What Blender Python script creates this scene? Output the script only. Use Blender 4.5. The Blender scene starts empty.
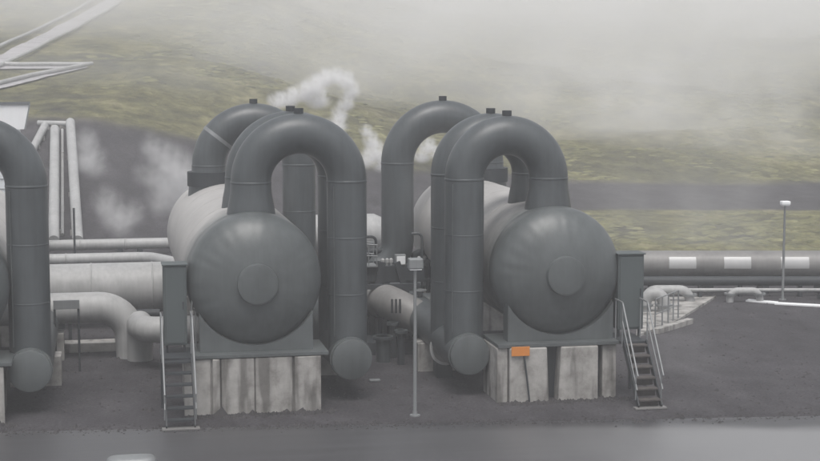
import bpy, math, random
import numpy as np
from mathutils import Vector, noise
random.seed(7)
sc = bpy.context.scene
COL = sc.collection

# ------------------------------------------------------------------ survey of the site
F_PX = 1600.0                                   # focal length in photograph pixels (820 wide)
TH = math.radians(11.03)
PH = math.atan(177.5/1600)
H = 8.2
FW = Vector((math.sin(TH)*math.cos(PH), math.cos(TH)*math.cos(PH), -math.sin(PH)))
RT = Vector((math.cos(TH), -math.sin(TH), 0))
UP = Vector((math.sin(TH)*math.sin(PH), math.cos(TH)*math.sin(PH), math.cos(PH)))

def ray(px, py):
    return FW + RT*((px-410)/F_PX) - UP*((py-230.5)/F_PX)

def WY(px, py, Y):
    r = ray(px, py); t = Y/r.y
    return Vector((r.x*t, Y, H+r.z*t))

def G(px, py, z=0.0):
    r = ray(px, py); t = (z-H)/r.z
    return Vector((r.x*t, r.y*t, z))

def ad(x, y):                                   # lateral, depth
    return x*math.cos(TH)-y*math.sin(TH), x*math.sin(TH)+y*math.cos(TH)

def xy(a, d):
    return a*math.cos(TH)+d*math.sin(TH), -a*math.sin(TH)+d*math.cos(TH)

# ------------------------------------------------------------------ mesh helpers
class MB:
    def __init__(s):
        s.v = []; s.f = []; s.sm = []
    def add(s, vs, fs, smooth=False):
        o = len(s.v); s.v += [tuple(v) for v in vs]
        for f in fs:
            s.f.append([i+o for i in f]); s.sm.append(smooth)
    def box(s, x0, x1, y0, y1, z0, z1):
        vs = [(x, y, z) for z in (z0, z1) for y in (y0, y1) for x in (x0, x1)]
        s.add(vs, [(0, 2, 3, 1), (4, 5, 7, 6), (0, 1, 5, 4), (2, 6, 7, 3), (0, 4, 6, 2), (1, 3, 7, 5)])
        return s
    def beam(s, a, b, w, h, up=(0, 0, 1)):
        a = Vector(a); b = Vector(b); d = (b-a).normalized(); u = Vector(up)
        if abs(d.dot(u)) > .98: u = Vector((0, 1, 0))
        r = d.cross(u).normalized(); u = r.cross(d).normalized()
        vs = [p + r*(sx*w/2) + u*(sz*h/2) for p in (a, b) for sz in (-1, 1) for sx in (-1, 1)]
        s.add(vs, [(0, 1, 3, 2), (4, 6, 7, 5), (0, 4, 5, 1), (2, 3, 7, 6), (0, 2, 6, 4), (1, 5, 7, 3)])
        return s
    def tube(s, path, r, seg=32, caps=True):
        P = [Vector(p) for p in path]; n = len(P)
        R = list(r) if hasattr(r, '__len__') else [r]*n
        T = []
        for i in range(n):
            t = (P[min(i+1, n-1)]-P[max(i-1, 0)])
            T.append(t.normalized())
        u = Vector((0, 0, 1)) if abs(T[0].z) < .9 else Vector((0, 1, 0))
        u = (u - T[0]*u.dot(T[0])).normalized()
        vs = []
        for i in range(n):
            u = (u - T[i]*u.dot(T[i])).normalized(); w = T[i].cross(u)
            for k in range(seg):
                a = 2*math.pi*k/seg
                vs.append(P[i] + (u*math.cos(a) + w*math.sin(a))*R[i])
        fs = []
        for i in range(n-1):
            for k in range(seg):
                k2 = (k+1) % seg
                fs.append((i*seg+k, i*seg+k2, (i+1)*seg+k2, (i+1)*seg+k))
        s.add(vs, fs, True)
        if caps:
            s.add(vs[:seg], [tuple(reversed(range(seg)))])
            s.add(vs[-seg:], [tuple(range(seg))])
        return s
    def lathe(s, o, d, prof, seg=64):           # prof: (distance along d, radius)
        d = Vector(d).normalized(); o = Vector(o)
        return s.tube2([o+d*t for t, _ in prof], [max(q, 1e-4) for _, q in prof], d, seg)
    def tube2(s, P, R, d, seg):
        u = Vector((0, 0, 1)) if abs(d.z) < .9 else Vector((0, 1, 0))
        u = (u-d*u.dot(d)).normalized(); w = d.cross(u); n = len(P)
        vs = [P[i]+(u*math.cos(2*math.pi*k/seg)+w*math.sin(2*math.pi*k/seg))*R[i] for i in range(n) for k in range(seg)]
        fs = [(i*seg+k, i*seg+(k+1) % seg, (i+1)*seg+(k+1) % seg, (i+1)*seg+k) for i in range(n-1) for k in range(seg)]
        s.add(vs, fs, True); return s
    def build(s, name, mat, parent=None, bevel=0.0, sharp=None, **tags):
        me = bpy.data.meshes.new(name); me.from_pydata(s.v, [], s.f)
        me.polygons.foreach_set('use_smooth', s.sm)
        me.update()
        if sharp is not None: me.set_sharp_from_angle(angle=math.radians(sharp))
        me.materials.append(mat)
        ob = bpy.data.objects.new(name, me); COL.objects.link(ob)
        if parent:
            ob.parent = parent; ob.matrix_parent_inverse = Matrix_T(-parent.location)
        if bevel:
            m = ob.modifiers.new('edge', 'BEVEL'); m.width = bevel; m.segments = 2; m.limit_method = 'ANGLE'
        for k, v in tags.items(): ob[k] = v
        return ob

def Matrix_T(v):
    from mathutils import Matrix
    return Matrix.Translation(v)

def thing(name, label, cat, loc=(0, 0, 0), group=None):
    o = bpy.data.objects.new(name, None); COL.objects.link(o); o.location = Vector(loc); o.empty_display_size = .3
    o['label'] = label; o['category'] = cat
    if group: o['group'] = group
    return o

def tag(o, label, cat, group=None):
    o['label'] = label; o['category'] = cat
    if group: o['group'] = group
    return o

def bent(pts, rad, n=12):                       # polyline with rounded corners
    pts = [Vector(p) for p in pts]; out = [pts[0]]
    for i in range(1, len(pts)-1):
        a, b, c = pts[i-1], pts[i], pts[i+1]
        d1 = (a-b).normalized(); d2 = (c-b).normalized()
        ang = d1.angle(d2); t = rad/math.tan(ang/2)
        t = min(t, (a-b).length*.49 if i > 1 else (a-b).length*.98, (c-b).length*.49 if i < len(pts)-2 else (c-b).length*.98)
        rr = t*math.tan(ang/2)
        p1 = b+d1*t
        bis = (d1+d2).normalized(); o = b+bis*(rr/math.sin(ang/2))
        v1 = p1-o; v2 = (b+d2*t)-o
        tot = v1.angle(v2); ax = v1.cross(v2).normalized()
        from mathutils import Quaternion
        for k in range(n+1):
            out.append(o+Quaternion(ax, tot*k/n) @ v1)
    out.append(pts[-1]); return out

# ------------------------------------------------------------------ materials
def new_mat(name):
    m = bpy.data.materials.new(name); m.use_nodes = True
    nt = m.node_tree; b = nt.nodes['Principled BSDF']
    return m, nt, b

def N(nt, t, **k):
    n = nt.nodes.new(t)
    for a, b in k.items():
        if a.startswith('in_'):
            key = a[3:]; n.inputs[int(key) if key.isdigit() else key.replace('_', ' ')].default_value = b
        else: setattr(n, a, b)
    return n

def ramp(nt, src, stops):
    r = nt.nodes.new('ShaderNodeValToRGB'); nt.links.new(src, r.inputs[0])
    e = r.color_ramp.elements
    while len(e) < len(stops): e.new(.5)
    for i, (p, c) in enumerate(stops):
        e[i].position = p; e[i].color = (c[0], c[1], c[2], 1) if hasattr(c, '__len__') else (c, c, c, 1)
    return r

def metal(name, c, rough=.5, var=.18, streak=.5, bump=.04, seams=0, metallic=0.0):
    m, nt, b = new_mat(name); L = nt.links
    tc = N(nt, 'ShaderNodeTexCoord')
    n1 = N(nt, 'ShaderNodeTexNoise', in_Scale=.9, in_Detail=8.0, in_Roughness=.62); L.new(tc.outputs['Object'], n1.inputs['Vector'])
    mp = N(nt, 'ShaderNodeMapping'); mp.inputs['Scale'].default_value = (5, 5, .35); L.new(tc.outputs['Object'], mp.inputs[0])
    n2 = N(nt, 'ShaderNodeTexNoise', in_Scale=1.6, in_Detail=6.0, in_Roughness=.6); L.new(mp.outputs[0], n2.inputs['Vector'])
    mx = N(nt, 'ShaderNodeMath', operation='MULTIPLY_ADD'); mx.inputs[1].default_value = streak
    L.new(n2.outputs[0], mx.inputs[0]); 
    mm = N(nt, 'ShaderNodeMath', operation='MULTIPLY'); mm.inputs[1].default_value = 1-streak
    L.new(n1.outputs[0], mm.inputs[0]); L.new(mm.outputs[0], mx.inputs[2])
    lo = [x*(1-var) for x in c]; hi = [min(1, x*(1+var)) for x in c]
    r = ramp(nt, mx.outputs[0], [(.32, lo), (.5, c), (.7, hi)])
    L.new(r.outputs[0], b.inputs['Base Color'])
    rr = N(nt, 'ShaderNodeMapRange'); rr.inputs['To Min'].default_value = rough-.1; rr.inputs['To Max'].default_value = rough+.15
    L.new(n1.outputs[0], rr.inputs[0]); L.new(rr.outputs[0], b.inputs['Roughness'])
    b.inputs['Metallic'].default_value = metallic
    bp = N(nt, 'ShaderNodeBump', in_Strength=bump*4, in_Distance=.02); L.new(n1.outputs[0], bp.inputs['Height']); L.new(bp.outputs[0], b.inputs['Normal'])
    return m

M = {}
M['paint'] = metal('grey_pipe_paint', (.068, .077, .082), .36, .3, .45)
M['paint2'] = metal('slate_vessel_paint', (.088, .098, .100), .36, .28, .3)
M['shell'] = metal('pale_vessel_cladding', (.40, .39, .38), .5, .16, .3)
M['dark'] = metal('dark_steel', (.028, .033, .038), .6, .25, .6)
M['cabinet'] = metal('cabinet_paint', (.075, .09, .092), .55, .08, .6)
M['silver'] = metal('aluminium_cladding', (.36, .362, .36), .5, .26, .4, metallic=0)
M['silver_dull'] = metal('dull_cladding', (.21, .205, .2), .5, .25, .4, metallic=.15)
M['galv'] = metal('galvanised_steel', (.24, .25, .255), .45, .15, .6, metallic=.3)
M['white'] = metal('white_paint', (.86, .87, .88), .5, .04, .6)
M['rust'] = metal('rusty_treads', (.075, .066, .062), .8, .3, .6)
M['orange'] = metal('orange_sign_paint', (.62, .22, .04), .5, .08, .3)
M['lettering'] = metal('sign_black', (.03, .03, .03), .6, .02, .3)
M['siding'] = metal('white_siding', (.68, .71, .73), .45, .05, .8)
M['roof'] = metal('slate_grey_base', (.13, .14, .15), .6, .1, .4)

def greyer_front(m, c2, y0, y1):                 # cladding grows greyer towards the near end
    nt = m.node_tree; L = nt.links; b = nt.nodes['Principled BSDF']
    src = b.inputs['Base Color'].links[0].from_socket
    tc = N(nt, 'ShaderNodeTexCoord'); sp = N(nt, 'ShaderNodeSeparateXYZ'); L.new(tc.outputs['Object'], sp.inputs[0])
    n = N(nt, 'ShaderNodeTexNoise', in_Scale=1.1, in_Detail=6.0, in_Roughness=.65); L.new(tc.outputs['Object'], n.inputs['Vector'])
    dn = N(nt, 'ShaderNodeMath', operation='MULTIPLY_ADD'); dn.inputs[1].default_value = 2.5; L.new(n.outputs[0], dn.inputs[0]); L.new(sp.outputs[1], dn.inputs[2])
    f1 = N(nt, 'ShaderNodeMapRange', interpolation_type='SMOOTHSTEP'); f1.inputs['From Min'].default_value = y1+1.25; f1.inputs['From Max'].default_value = y0+1.25; L.new(dn.outputs[0], f1.inputs[0])
    mx = N(nt, 'ShaderNodeMix', data_type='RGBA'); L.new(f1.outputs[0], mx.inputs[0]); L.new(src, mx.inputs[6]); mx.inputs[7].default_value = (*c2, 1)
    L.new(mx.outputs[2], b.inputs['Base Color'])
greyer_front(M['shell'], (.13, .138, .138), 36.8, 39.0)

def concrete_mat():
    m, nt, b = new_mat('stained_concrete'); L = nt.links
    tc = N(nt, 'ShaderNodeTexCoord')
    n1 = N(nt, 'ShaderNodeTexNoise', in_Scale=2.2, in_Detail=9.0, in_Roughness=.65); L.new(tc.outputs['Object'], n1.inputs['Vector'])
    mp = N(nt, 'ShaderNodeMapping'); mp.inputs['Scale'].default_value = (2.6, 2.6, .45); L.new(tc.outputs['Object'], mp.inputs[0])
    n2 = N(nt, 'ShaderNodeTexNoise', in_Scale=1.0, in_Detail=3.0, in_Roughness=.5); L.new(mp.outputs[0], n2.inputs['Vector'])
    r1 = ramp(nt, n1.outputs[0], [(.3, (.20, .192, .18)), (.5, (.35, .342, .33)), (.72, (.46, .452, .44))])
    r2 = ramp(nt, n2.outputs[0], [(.38, (.42, .41, .40)), (.48, (.9, .89, .88)), (.66, (1.08, 1.07, 1.06))])
    mx = N(nt, 'ShaderNodeMix', data_type='RGBA', blend_type='MULTIPLY'); mx.inputs[0].default_value = 1
    L.new(r1.outputs[0], mx.inputs[6]); L.new(r2.outputs[0], mx.inputs[7])
    L.new(mx.outputs[2], b.inputs['Base Color']); b.inputs['Roughness'].default_value = .9
    n3 = N(nt, 'ShaderNodeTexNoise', in_Scale=30.0, in_Detail=5.0); L.new(tc.outputs['Object'], n3.inputs['Vector'])
    bp = N(nt, 'ShaderNodeBump', in_Strength=.4, in_Distance=.01); L.new(n3.outputs[0], bp.inputs['Height']); L.new(bp.outputs[0], b.inputs['Normal'])
    return m
M['concrete'] = concrete_mat()

def striped_mat():                              # weathered header cladding: every other sheet is new and bright
    m, nt, b = new_mat('patched_pipe_cladding'); L = nt.links
    tc = N(nt, 'ShaderNodeTexCoord'); sp = N(nt, 'ShaderNodeSeparateXYZ'); L.new(tc.outputs['Object'], sp.inputs[0])
    n1 = N(nt, 'ShaderNodeTexNoise', in_Scale=3.0, in_Detail=7.0, in_Roughness=.7); L.new(tc.outputs['Object'], n1.inputs['Vector'])
    a = N(nt, 'ShaderNodeMath', operation='MULTIPLY'); a.inputs[1].default_value = .55; L.new(sp.outputs[0], a.inputs[0])
    f = N(nt, 'ShaderNodeMath', operation='FRACT'); L.new(a.outputs[0], f.inputs[0])
    g = N(nt, 'ShaderNodeMath', operation='GREATER_THAN'); g.inputs[1].default_value = .5; L.new(f.outputs[0], g.inputs[0])
    r = ramp(nt, n1.outputs[0], [(.3, (.15, .14, .14)), (.7, (.24, .23, .22))])
    r2 = ramp(nt, n1.outputs[0], [(.3, (.55, .55, .55)), (.7, (.7, .7, .7))])
    mx = N(nt, 'ShaderNodeMix', data_type='RGBA'); L.new(g.outputs[0], mx.inputs[0]); L.new(r.outputs[0], mx.inputs[6]); L.new(r2.outputs[0], mx.inputs[7])
    L.new(mx.outputs[2], b.inputs['Base Color']); b.inputs['Roughness'].default_value = .45
    return m

def ground_mat():
    m, nt, b = new_mat('lava_ground'); L = nt.links
    tc = N(nt, 'ShaderNodeTexCoord')
    at = N(nt, 'ShaderNodeAttribute', attribute_name='zone')        # r: grass, g: hill
    sp = N(nt, 'ShaderNodeSeparateColor'); L.new(at.outputs['Color'], sp.inputs[0])
    def noise_(s, d=8.0, r=.65, scale=None):
        n = N(nt, 'ShaderNodeTexNoise', in_Scale=s, in_Detail=d, in_Roughness=r)
        if scale:
            mp = N(nt, 'ShaderNodeMapping'); mp.inputs['Scale'].default_value = scale; mp.inputs['Rotation'].default_value = (0, 0, TH); L.new(tc.outputs['Object'], mp.inputs[0]); L.new(mp.outputs[0], n.inputs['Vector'])
        else: L.new(tc.outputs['Object'], n.inputs['Vector'])
        return n
    big = noise_(.035, 6, .6); mid = noise_(.2, 10, .74, (1, .55, 1)); fine = noise_(1.1, 8, .7, (1, .6, 1)); peb = noise_(14, 4, .7)
    gravel = ramp(nt, fine.outputs[0], [(.25, (.034, .032, .035)), (.5, (.054, .051, .056)), (.75, (.080, .076, .081))])
    pr = ramp(nt, peb.outputs[0], [(.3, .6), (.5, 1.0), (.68, 1.5)])
    gm = N(nt, 'ShaderNodeMix', data_type='RGBA', blend_type='MULTIPLY'); gm.inputs[0].default_value = 1
    L.new(gravel.outputs[0], gm.inputs[6]); L.new(pr.outputs[0], gm.inputs[7])
    gm2 = N(nt, 'ShaderNodeMix', data_type='RGBA', blend_type='MULTIPLY'); gm2.inputs[0].default_value = 1
    br = ramp(nt, mid.outputs[0], [(.3, .72), (.5, 1.0), (.7, 1.35)])
    L.new(gm.outputs[2], gm2.inputs[6]); L.new(br.outputs[0], gm2.inputs[7])
    moss = ramp(nt, mid.outputs[0], [(.3, (.07, .068, .055)), (.44, (.118, .115, .065)), (.54, (.185, .175, .09)), (.66, (.30, .272, .165)), (.78, (.25, .23, .16))])
    moss2 = ramp(nt, fine.outputs[0], [(.3, .5), (.5, 1.0), (.68, 1.45)])
    mm = N(nt, 'ShaderNodeMix', data_type='RGBA', blend_type='MULTIPLY'); mm.inputs[0].default_value = .9
    L.new(moss.outputs[0], mm.inputs[6]); L.new(moss2.outputs[0], mm.inputs[7])
    # patches of bare ground inside the moss
    bare = ramp(nt, big.outputs[0], [(.36, 0), (.44, 1.0)])
    gmul = N(nt, 'ShaderNodeMath', operation='MULTIPLY'); L.new(sp.outputs[0], gmul.inputs[0]); L.new(bare.outputs[0], gmul.inputs[1])
    gadd = N(nt, 'ShaderNodeMath', operation='MAXIMUM'); 
    g8 = N(nt, 'ShaderNodeMath', operation='MULTIPLY'); g8.inputs[1].default_value = .72; L.new(sp.outputs[0], g8.inputs[0])
    L.new(gmul.outputs[0], gadd.inputs[0]); L.new(g8.outputs[0], gadd.inputs[1])
    mx = N(nt, 'ShaderNodeMix', data_type='RGBA'); L.new(gadd.outputs[0], mx.inputs[0]); L.new(gm2.outputs[2], mx.inputs[6]); L.new(mm.outputs[2], mx.inputs[7])
    L.new(mx.outputs[2], b.inputs['Base Color']); b.inputs['Roughness'].default_value = .95
    b.inputs['Specular IOR Level'].default_value = .2
    ad_ = N(nt, 'ShaderNodeMath', operation='ADD'); L.new(fine.outputs[0], ad_.inputs[0]); L.new(mid.outputs[0], ad_.inputs[1])
    bp = N(nt, 'ShaderNodeBump', in_Strength=.6, in_Distance=.6); L.new(ad_.outputs[0], bp.inputs['Height'])
    bs = N(nt, 'ShaderNodeMath', operation='MULTIPLY_ADD'); bs.inputs[1].default_value = .75; bs.inputs[2].default_value = .08
    L.new(sp.outputs[0], bs.inputs[0]); L.new(bs.outputs[0], bp.inputs['Strength'])
    bp2 = N(nt, 'ShaderNodeBump', in_Strength=.5, in_Distance=.03); L.new(peb.outputs[0], bp2.inputs['Height']); L.new(bp.outputs[0], bp2.inputs['Normal'])
    L.new(bp2.outputs[0], b.inputs['Normal'])
    return m
M['ground'] = ground_mat()

def asphalt_mat(name, c, rough=.6):
    m, nt, b = new_mat(name); L = nt.links
    tc = N(nt, 'ShaderNodeTexCoord')
    mp = N(nt, 'ShaderNodeMapping'); mp.inputs['Scale'].default_value = (.12, 1.6, 1); mp.inputs['Rotation'].default_value = (0, 0, TH*.8); L.new(tc.outputs['Object'], mp.inputs[0])
    n1 = N(nt, 'ShaderNodeTexNoise', in_Scale=1.5, in_Detail=5.0); L.new(mp.outputs[0], n1.inputs['Vector'])
    n2 = N(nt, 'ShaderNodeTexNoise', in_Scale=40.0, in_Detail=4.0); L.new(tc.outputs['Object'], n2.inputs['Vector'])
    r = ramp(nt, n1.outputs[0], [(.35, [x*.78 for x in c]), (.65, [x*1.22 for x in c])])
    r2 = ramp(nt, n2.outputs[0], [(.3, .8), (.7, 1.2)])
    mx = N(nt, 'ShaderNodeMix', data_type='RGBA', blend_type='MULTIPLY'); mx.inputs[0].default_value = 1
    L.new(r.outputs[0], mx.inputs[6]); L.new(r2.outputs[0], mx.inputs[7]); L.new(mx.outputs[2], b.inputs['Base Color'])
    b.inputs['Roughness'].default_value = rough
    bp = N(nt, 'ShaderNodeBump', in_Strength=.3, in_Distance=.006); L.new(n2.outputs[0], bp.inputs['Height']); L.new(bp.outputs[0], b.inputs['Normal'])
    return m
M['asphalt'] = asphalt_mat('damp_asphalt', (.036, .035, .039), .42)
def near_pale_band(m):                               # pale grey towards the near right end, with a ragged rim
    nt = m.node_tree; L = nt.links; b = nt.nodes['Principled BSDF']
    src = b.inputs['Base Color'].links[0].from_socket
    tc = N(nt, 'ShaderNodeTexCoord'); mp = N(nt, 'ShaderNodeMapping'); mp.inputs['Rotation'].default_value = (0, 0, TH); L.new(tc.outputs['Object'], mp.inputs[0])
    sp = N(nt, 'ShaderNodeSeparateXYZ'); L.new(mp.outputs[0], sp.inputs[0])
    n = N(nt, 'ShaderNodeTexNoise', in_Scale=.5, in_Detail=6.0); L.new(tc.outputs['Object'], n.inputs['Vector'])
    dn = N(nt, 'ShaderNodeMath', operation='MULTIPLY_ADD'); dn.inputs[1].default_value = 1.2; L.new(n.outputs[0], dn.inputs[0]); L.new(sp.outputs[1], dn.inputs[2])
    an = N(nt, 'ShaderNodeMath', operation='MULTIPLY_ADD'); an.inputs[1].default_value = 3.0; L.new(n.outputs[0], an.inputs[0]); L.new(sp.outputs[0], an.inputs[2])
    f1 = N(nt, 'ShaderNodeMapRange', interpolation_type='SMOOTHSTEP'); f1.inputs['From Min'].default_value = 35.7; f1.inputs['From Max'].default_value = 34.6; L.new(dn.outputs[0], f1.inputs[0])
    f2 = N(nt, 'ShaderNodeMapRange', interpolation_type='SMOOTHSTEP'); f2.inputs['From Min'].default_value = 1.0; f2.inputs['From Max'].default_value = 9.5; L.new(an.outputs[0], f2.inputs[0])
    f3 = N(nt, 'ShaderNodeMath', operation='MULTIPLY_ADD'); f3.inputs[1].default_value = .82; f3.inputs[2].default_value = .18; L.new(f2.outputs[0], f3.inputs[0])
    f = N(nt, 'ShaderNodeMath', operation='MULTIPLY'); L.new(f1.outputs[0], f.inputs[0]); L.new(f3.outputs[0], f.inputs[1])
    mx = N(nt, 'ShaderNodeMix', data_type='RGBA'); L.new(f.outputs[0], mx.inputs[0]); L.new(src, mx.inputs[6]); mx.inputs[7].default_value = (.20, .20, .205, 1)
    L.new(mx.outputs[2], b.inputs['Base Color'])
near_pale_band(M['asphalt'])
M['pale_gravel'] = asphalt_mat('pale_track', (.36, .35, .36), .95)
M['paler'] = asphalt_mat('pale_asphalt', (.15, .15, .155), .6)
M['dark_road'] = asphalt_mat('dark_road', (.052, .050, .058), .9)

# ------------------------------------------------------------------ terrain
def lerp_tab(t, x):
    if x <= t[0][0]: return t[0][1]
    for (x0, y0), (x1, y1) in zip(t, t[1:]):
        if x <= x1: return y0+(y1-y0)*(x-x0)/(x1-x0)
    return t[-1][1]
CREST = [(-60, 5.4), (-17, 4.7), (-10.5, 3.3), (-1.6, 1.75), (10, .55), (30, .35), (80, .5)]
FOOT = [(-60, 68), (-16, 70), (-8, 73), (-1, 80), (10, 84), (30, 84), (80, 84)]
CRD = [(-60, 84), (-16, 84.5), (-8, 86), (-1, 88.5), (10, 95), (30, 96), (80, 96)]

def sstep(a, b, x):
    t = max(0, min(1, (x-a)/(b-a))); return t*t*(3-2*t)

def h0(a, d):                                   # smooth ground
    f = lerp_tab(FOOT, a); c = lerp_tab(CRD, a); zc = lerp_tab(CREST, a)
    if d <= f: return 0.0
    if d <= c:
        t = (d-f)/(c-f); return zc*(.85*t+.15*t*t*(3-2*t))
    e = d-c
    z = zc + .085*min(e, 260) + .03*max(0, min(e, 260)-60) + .02*max(0, e-260)
    z += .012*max(0, -a-20)*sstep(0, 120, e)*.5
    z += 3.0*sstep(30, 200, e)*noise.noise(Vector((a*.012+3.1, d*.008, 2.2)))*min(1, e/100)
    if e > 420: z += (e-420)*.01
    return z

ROADS = []                                      # polylines in (a,d) where the ground is kept smooth
def hfull(a, d):
    z = h0(a, d); c = lerp_tab(CRD, a)
    f = lerp_tab(FOOT, a)
    w = sstep(0, 25, d-c-1)
    if w > 0:
        q = 1.0
        for pl in ROADS:
            for (p0, p1) in zip(pl, pl[1:]):
                ab = (p1[0]-p0[0], p1[1]-p0[1]); l2 = ab[0]**2+ab[1]**2
                t = max(0, min(1, ((a-p0[0])*ab[0]+(d-p0[1])*ab[1])/l2))
                dist = math.hypot(a-p0[0]-t*ab[0], d-p0[1]-t*ab[1])
                if dist < 14: q = min(q, sstep(5, 14, dist))
        n = noise.fractal(Vector((a*.035, d*.035, 0)), .9, 2.1, 4)
        n2 = noise.fractal(Vector((a*.18, d*.22, 5)), .8, 2.2, 4)
        z += w*(n*1.3+n2*.42)*(.15+.85*q)
    elif d > 60 and a > 2:
        n2 = noise.fractal(Vector((a*.25, d*.3, 5)), .8, 2.2, 4)
        z += .16*sstep(64.5, 68, d)*sstep(3, 7, a)*max(-.2, n2)*(1-sstep(f-2, f, d))
    if f < d < c and a < 6:
        z += .12*noise.fractal(Vector((a*.5, d*.5, 9)), .8, 2.2, 3)
    return z

def hit(px, py):                                # where a sight line meets the smooth ground
    r = ray(px, py); t = 10.0
    while t < 1500:
        a, d = ad(r.x*t, r.y*t)
        if H+r.z*t <= h0(a, d): break
        t += .5
    return ad(r.x*t, r.y*t)

# the zigzag track with steam mains on the far slope
za = [hit(*p) for p in [(-70, 88), (0, 60), (30, 45), (60, 31), (90, 14), (108, 4)]]
zb = [hit(*p) for p in [(-60, 69), (0, 68), (45, 68), (90, 68)]]
zc_ = [hit(*p) for p in [(-60, 100), (0, 87), (30, 80), (60, 74), (92, 67)]]
ROADS += [za, zb, zc_]

def make_ground():
    rows = list(np.arange(-40, 60, 5.0)) + list(np.arange(60, 100, .45)) + list(np.arange(100, 180, .7))
    d = 180.0
    while d < 900: rows.append(d); d *= 1.008
    us = np.linspace(-1, 1, 420)
    us = np.sign(us)*np.abs(us)**1.35
    V = []; Z = []
    for d in rows:
        wid = 60+1.1*max(d, 0)
        for u in us:
            a = u*wid; x, y = xy(a, d)
            V.append((x, y, hfull(a, d)))
            c = lerp_tab(CRD, a); f = lerp_tab(FOOT, a)
            jit = 2.0*noise.fractal(Vector((a*.12, d*.12, 1)), .8, 2, 3)
            g = sstep(c-1, c+2.5, d+jit*sstep(0, 5, c-f)*.5)
            g = max(g, sstep(64.5, 67, d+jit)*sstep(2, 8, a+jit)*(1-sstep(f-1.2, f+.5, d+.35*jit)))
            Z.append((g, 0, 0, 1))
    nr, nc = len(rows), len(us)
    F = [(i*nc+j, i*nc+j+1, (i+1)*nc+j+1, (i+1)*nc+j) for i in range(nr-1) for j in range(nc-1)]
    me = bpy.data.meshes.new('ground'); me.from_pydata(V, [], F); me.polygons.foreach_set('use_smooth', [True]*len(F))
    ca = me.color_attributes.new('zone', 'FLOAT_COLOR', 'POINT'); ca.data.foreach_set('color', [c for z in Z for c in z])
    me.materials.append(M['ground'])
    o = bpy.data.objects.new('ground', me); COL.objects.link(o); o['kind'] = 'structure'
make_ground()

def ribbon(name, poly, w, mat, lift=.1):
    pts = []
    for p0, p1 in zip(poly, poly[1:]):
        n = max(2, int(math.hypot(p1[0]-p0[0], p1[1]-p0[1])/3))
        pts += [(p0[0]+(p1[0]-p0[0])*i/n, p0[1]+(p1[1]-p0[1])*i/n) for i in range(n)]
    pts.append(poly[-1])
    mb = MB(); vs = []
    for i, p in enumerate(pts):
        q0, q1 = pts[max(i-1, 0)], pts[min(i+1, len(pts)-1)]
        t = Vector((q1[0]-q0[0], q1[1]-q0[1])).normalized(); nx, ny = -t.y, t.x
        for s in (-1, -.33, .33, 1):
            a, d = p[0]+nx*s*w/2, p[1]+ny*s*w/2; x, y = xy(a, d); vs.append((x, y, hfull(a, d)+lift))
    mb.add(vs, [(i*4+k, i*4+k+1, (i+1)*4+k+1, (i+1)*4+k) for i in range(len(pts)-1) for k in range(3)], True)
    return mb.build(name, mat)

def hill_pipe(poly, off, r, label, grp, base=None):
    pts = []
    for p0, p1 in zip(poly, poly[1:]):
        n = max(2, int(math.hypot(p1[0]-p0[0], p1[1]-p0[1])/5))
        pts += [(p0[0]+(p1[0]-p0[0])*i/n, p0[1]+(p1[1]-p0[1])*i/n) for i in range(n)]
    pts.append(poly[-1]); path = []
    for i, p in enumerate(pts):
        q0, q1 = pts[max(i-1, 0)], pts[min(i+1, len(pts)-1)]
        t = Vector((q1[0]-q0[0], q1[1]-q0[1])).normalized()
        a, d = p[0]-t.y*off, p[1]+t.x*off; x, y = xy(a, d); path.append((x, y, hfull(a, d)+r+.15))
    o = MB().tube(path, r, 12).build('steam_main', M['silver'])
    return tag(o, label, 'pipeline', grp)
def track(up, lo):
    mb = MB(); A = []; n = 60
    for k in range(n+1):
        t = k/n
        def at(pl):
            q = t*(len(pl)-1); i = min(int(q), len(pl)-2); q -= i
            return pl[i][0]+(pl[i+1][0]-pl[i][0])*q, pl[i][1]+(pl[i+1][1]-pl[i][1])*q
        u, l = at(up), at(lo)
        for j in range(5):
            a, d = l[0]+(u[0]-l[0])*j/4, l[1]+(u[1]-l[1])*j/4; x, y = xy(a, d); A.append((x, y, hfull(a, d)+.12))
    mb.add(A, [(i*5+j, i*5+j+1, i*5+j+6, i*5+j+5) for i in range(n) for j in range(4)], True)
    o = mb.build('track', M['pale_gravel']); o['kind'] = 'structure'
track([hit(*p) for p in [(-70, 83), (0, 56), (50, 32), (108, 1)]], [hit(*p) for p in [(-70, 96), (0, 66), (60, 37), (122, 3)]])
track([hit(*p) for p in [(-60, 66), (0, 66), (88, 67)]], [hit(*p) for p in [(-60, 71), (0, 71), (86, 70)]])
track([hit(*p) for p in [(-60, 95), (0, 83), (86, 68.5)]], [hit(*p) for p in [(-60, 101), (0, 91), (89, 69)]])
print('HITS', hit(0, 60), hit(100, 8), hit(40, 68), hit(0, 66), hit(0, 71), hit(0, 87))
hill_pipe(za, 1.5, .15, 'silver steam main along the upper edge of the widest pale track climbing the hill', 'silver pipelines on the hill')
hill_pipe(za, -1.5, .15, 'silver steam main along the lower edge of the widest pale track climbing the hill', 'silver pipelines on the hill')
hill_pipe(zb, 0, .13, 'level silver steam main that runs into the sharp bend on the hill', 'silver pipelines on the hill')
hill_pipe(zc_, 0, .13, 'silver steam main on the lowest pale track, below the sharp bend', 'silver pipelines on the hill')

# near road at the foot of the plant: asphalt, worn verge and edge step
def sheet(name, pts, z, mat):
    mb = MB(); vs = [(p.x, p.y, z) for p in pts]; mb.add(vs, [tuple(range(len(vs)))])
    o = mb.build(name, mat); o['kind'] = 'structure'; return o
yb = 12.0
def nearpts(rows): return [G(px, py) for px, py in rows]
sheet('road', nearpts([(-900, 452), (-100, 434), (410, 424), (820, 416), (1600, 404)])[::-1] + [Vector((-30, yb, 0)), Vector((45, yb, 0))], .004, M['asphalt'])

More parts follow.
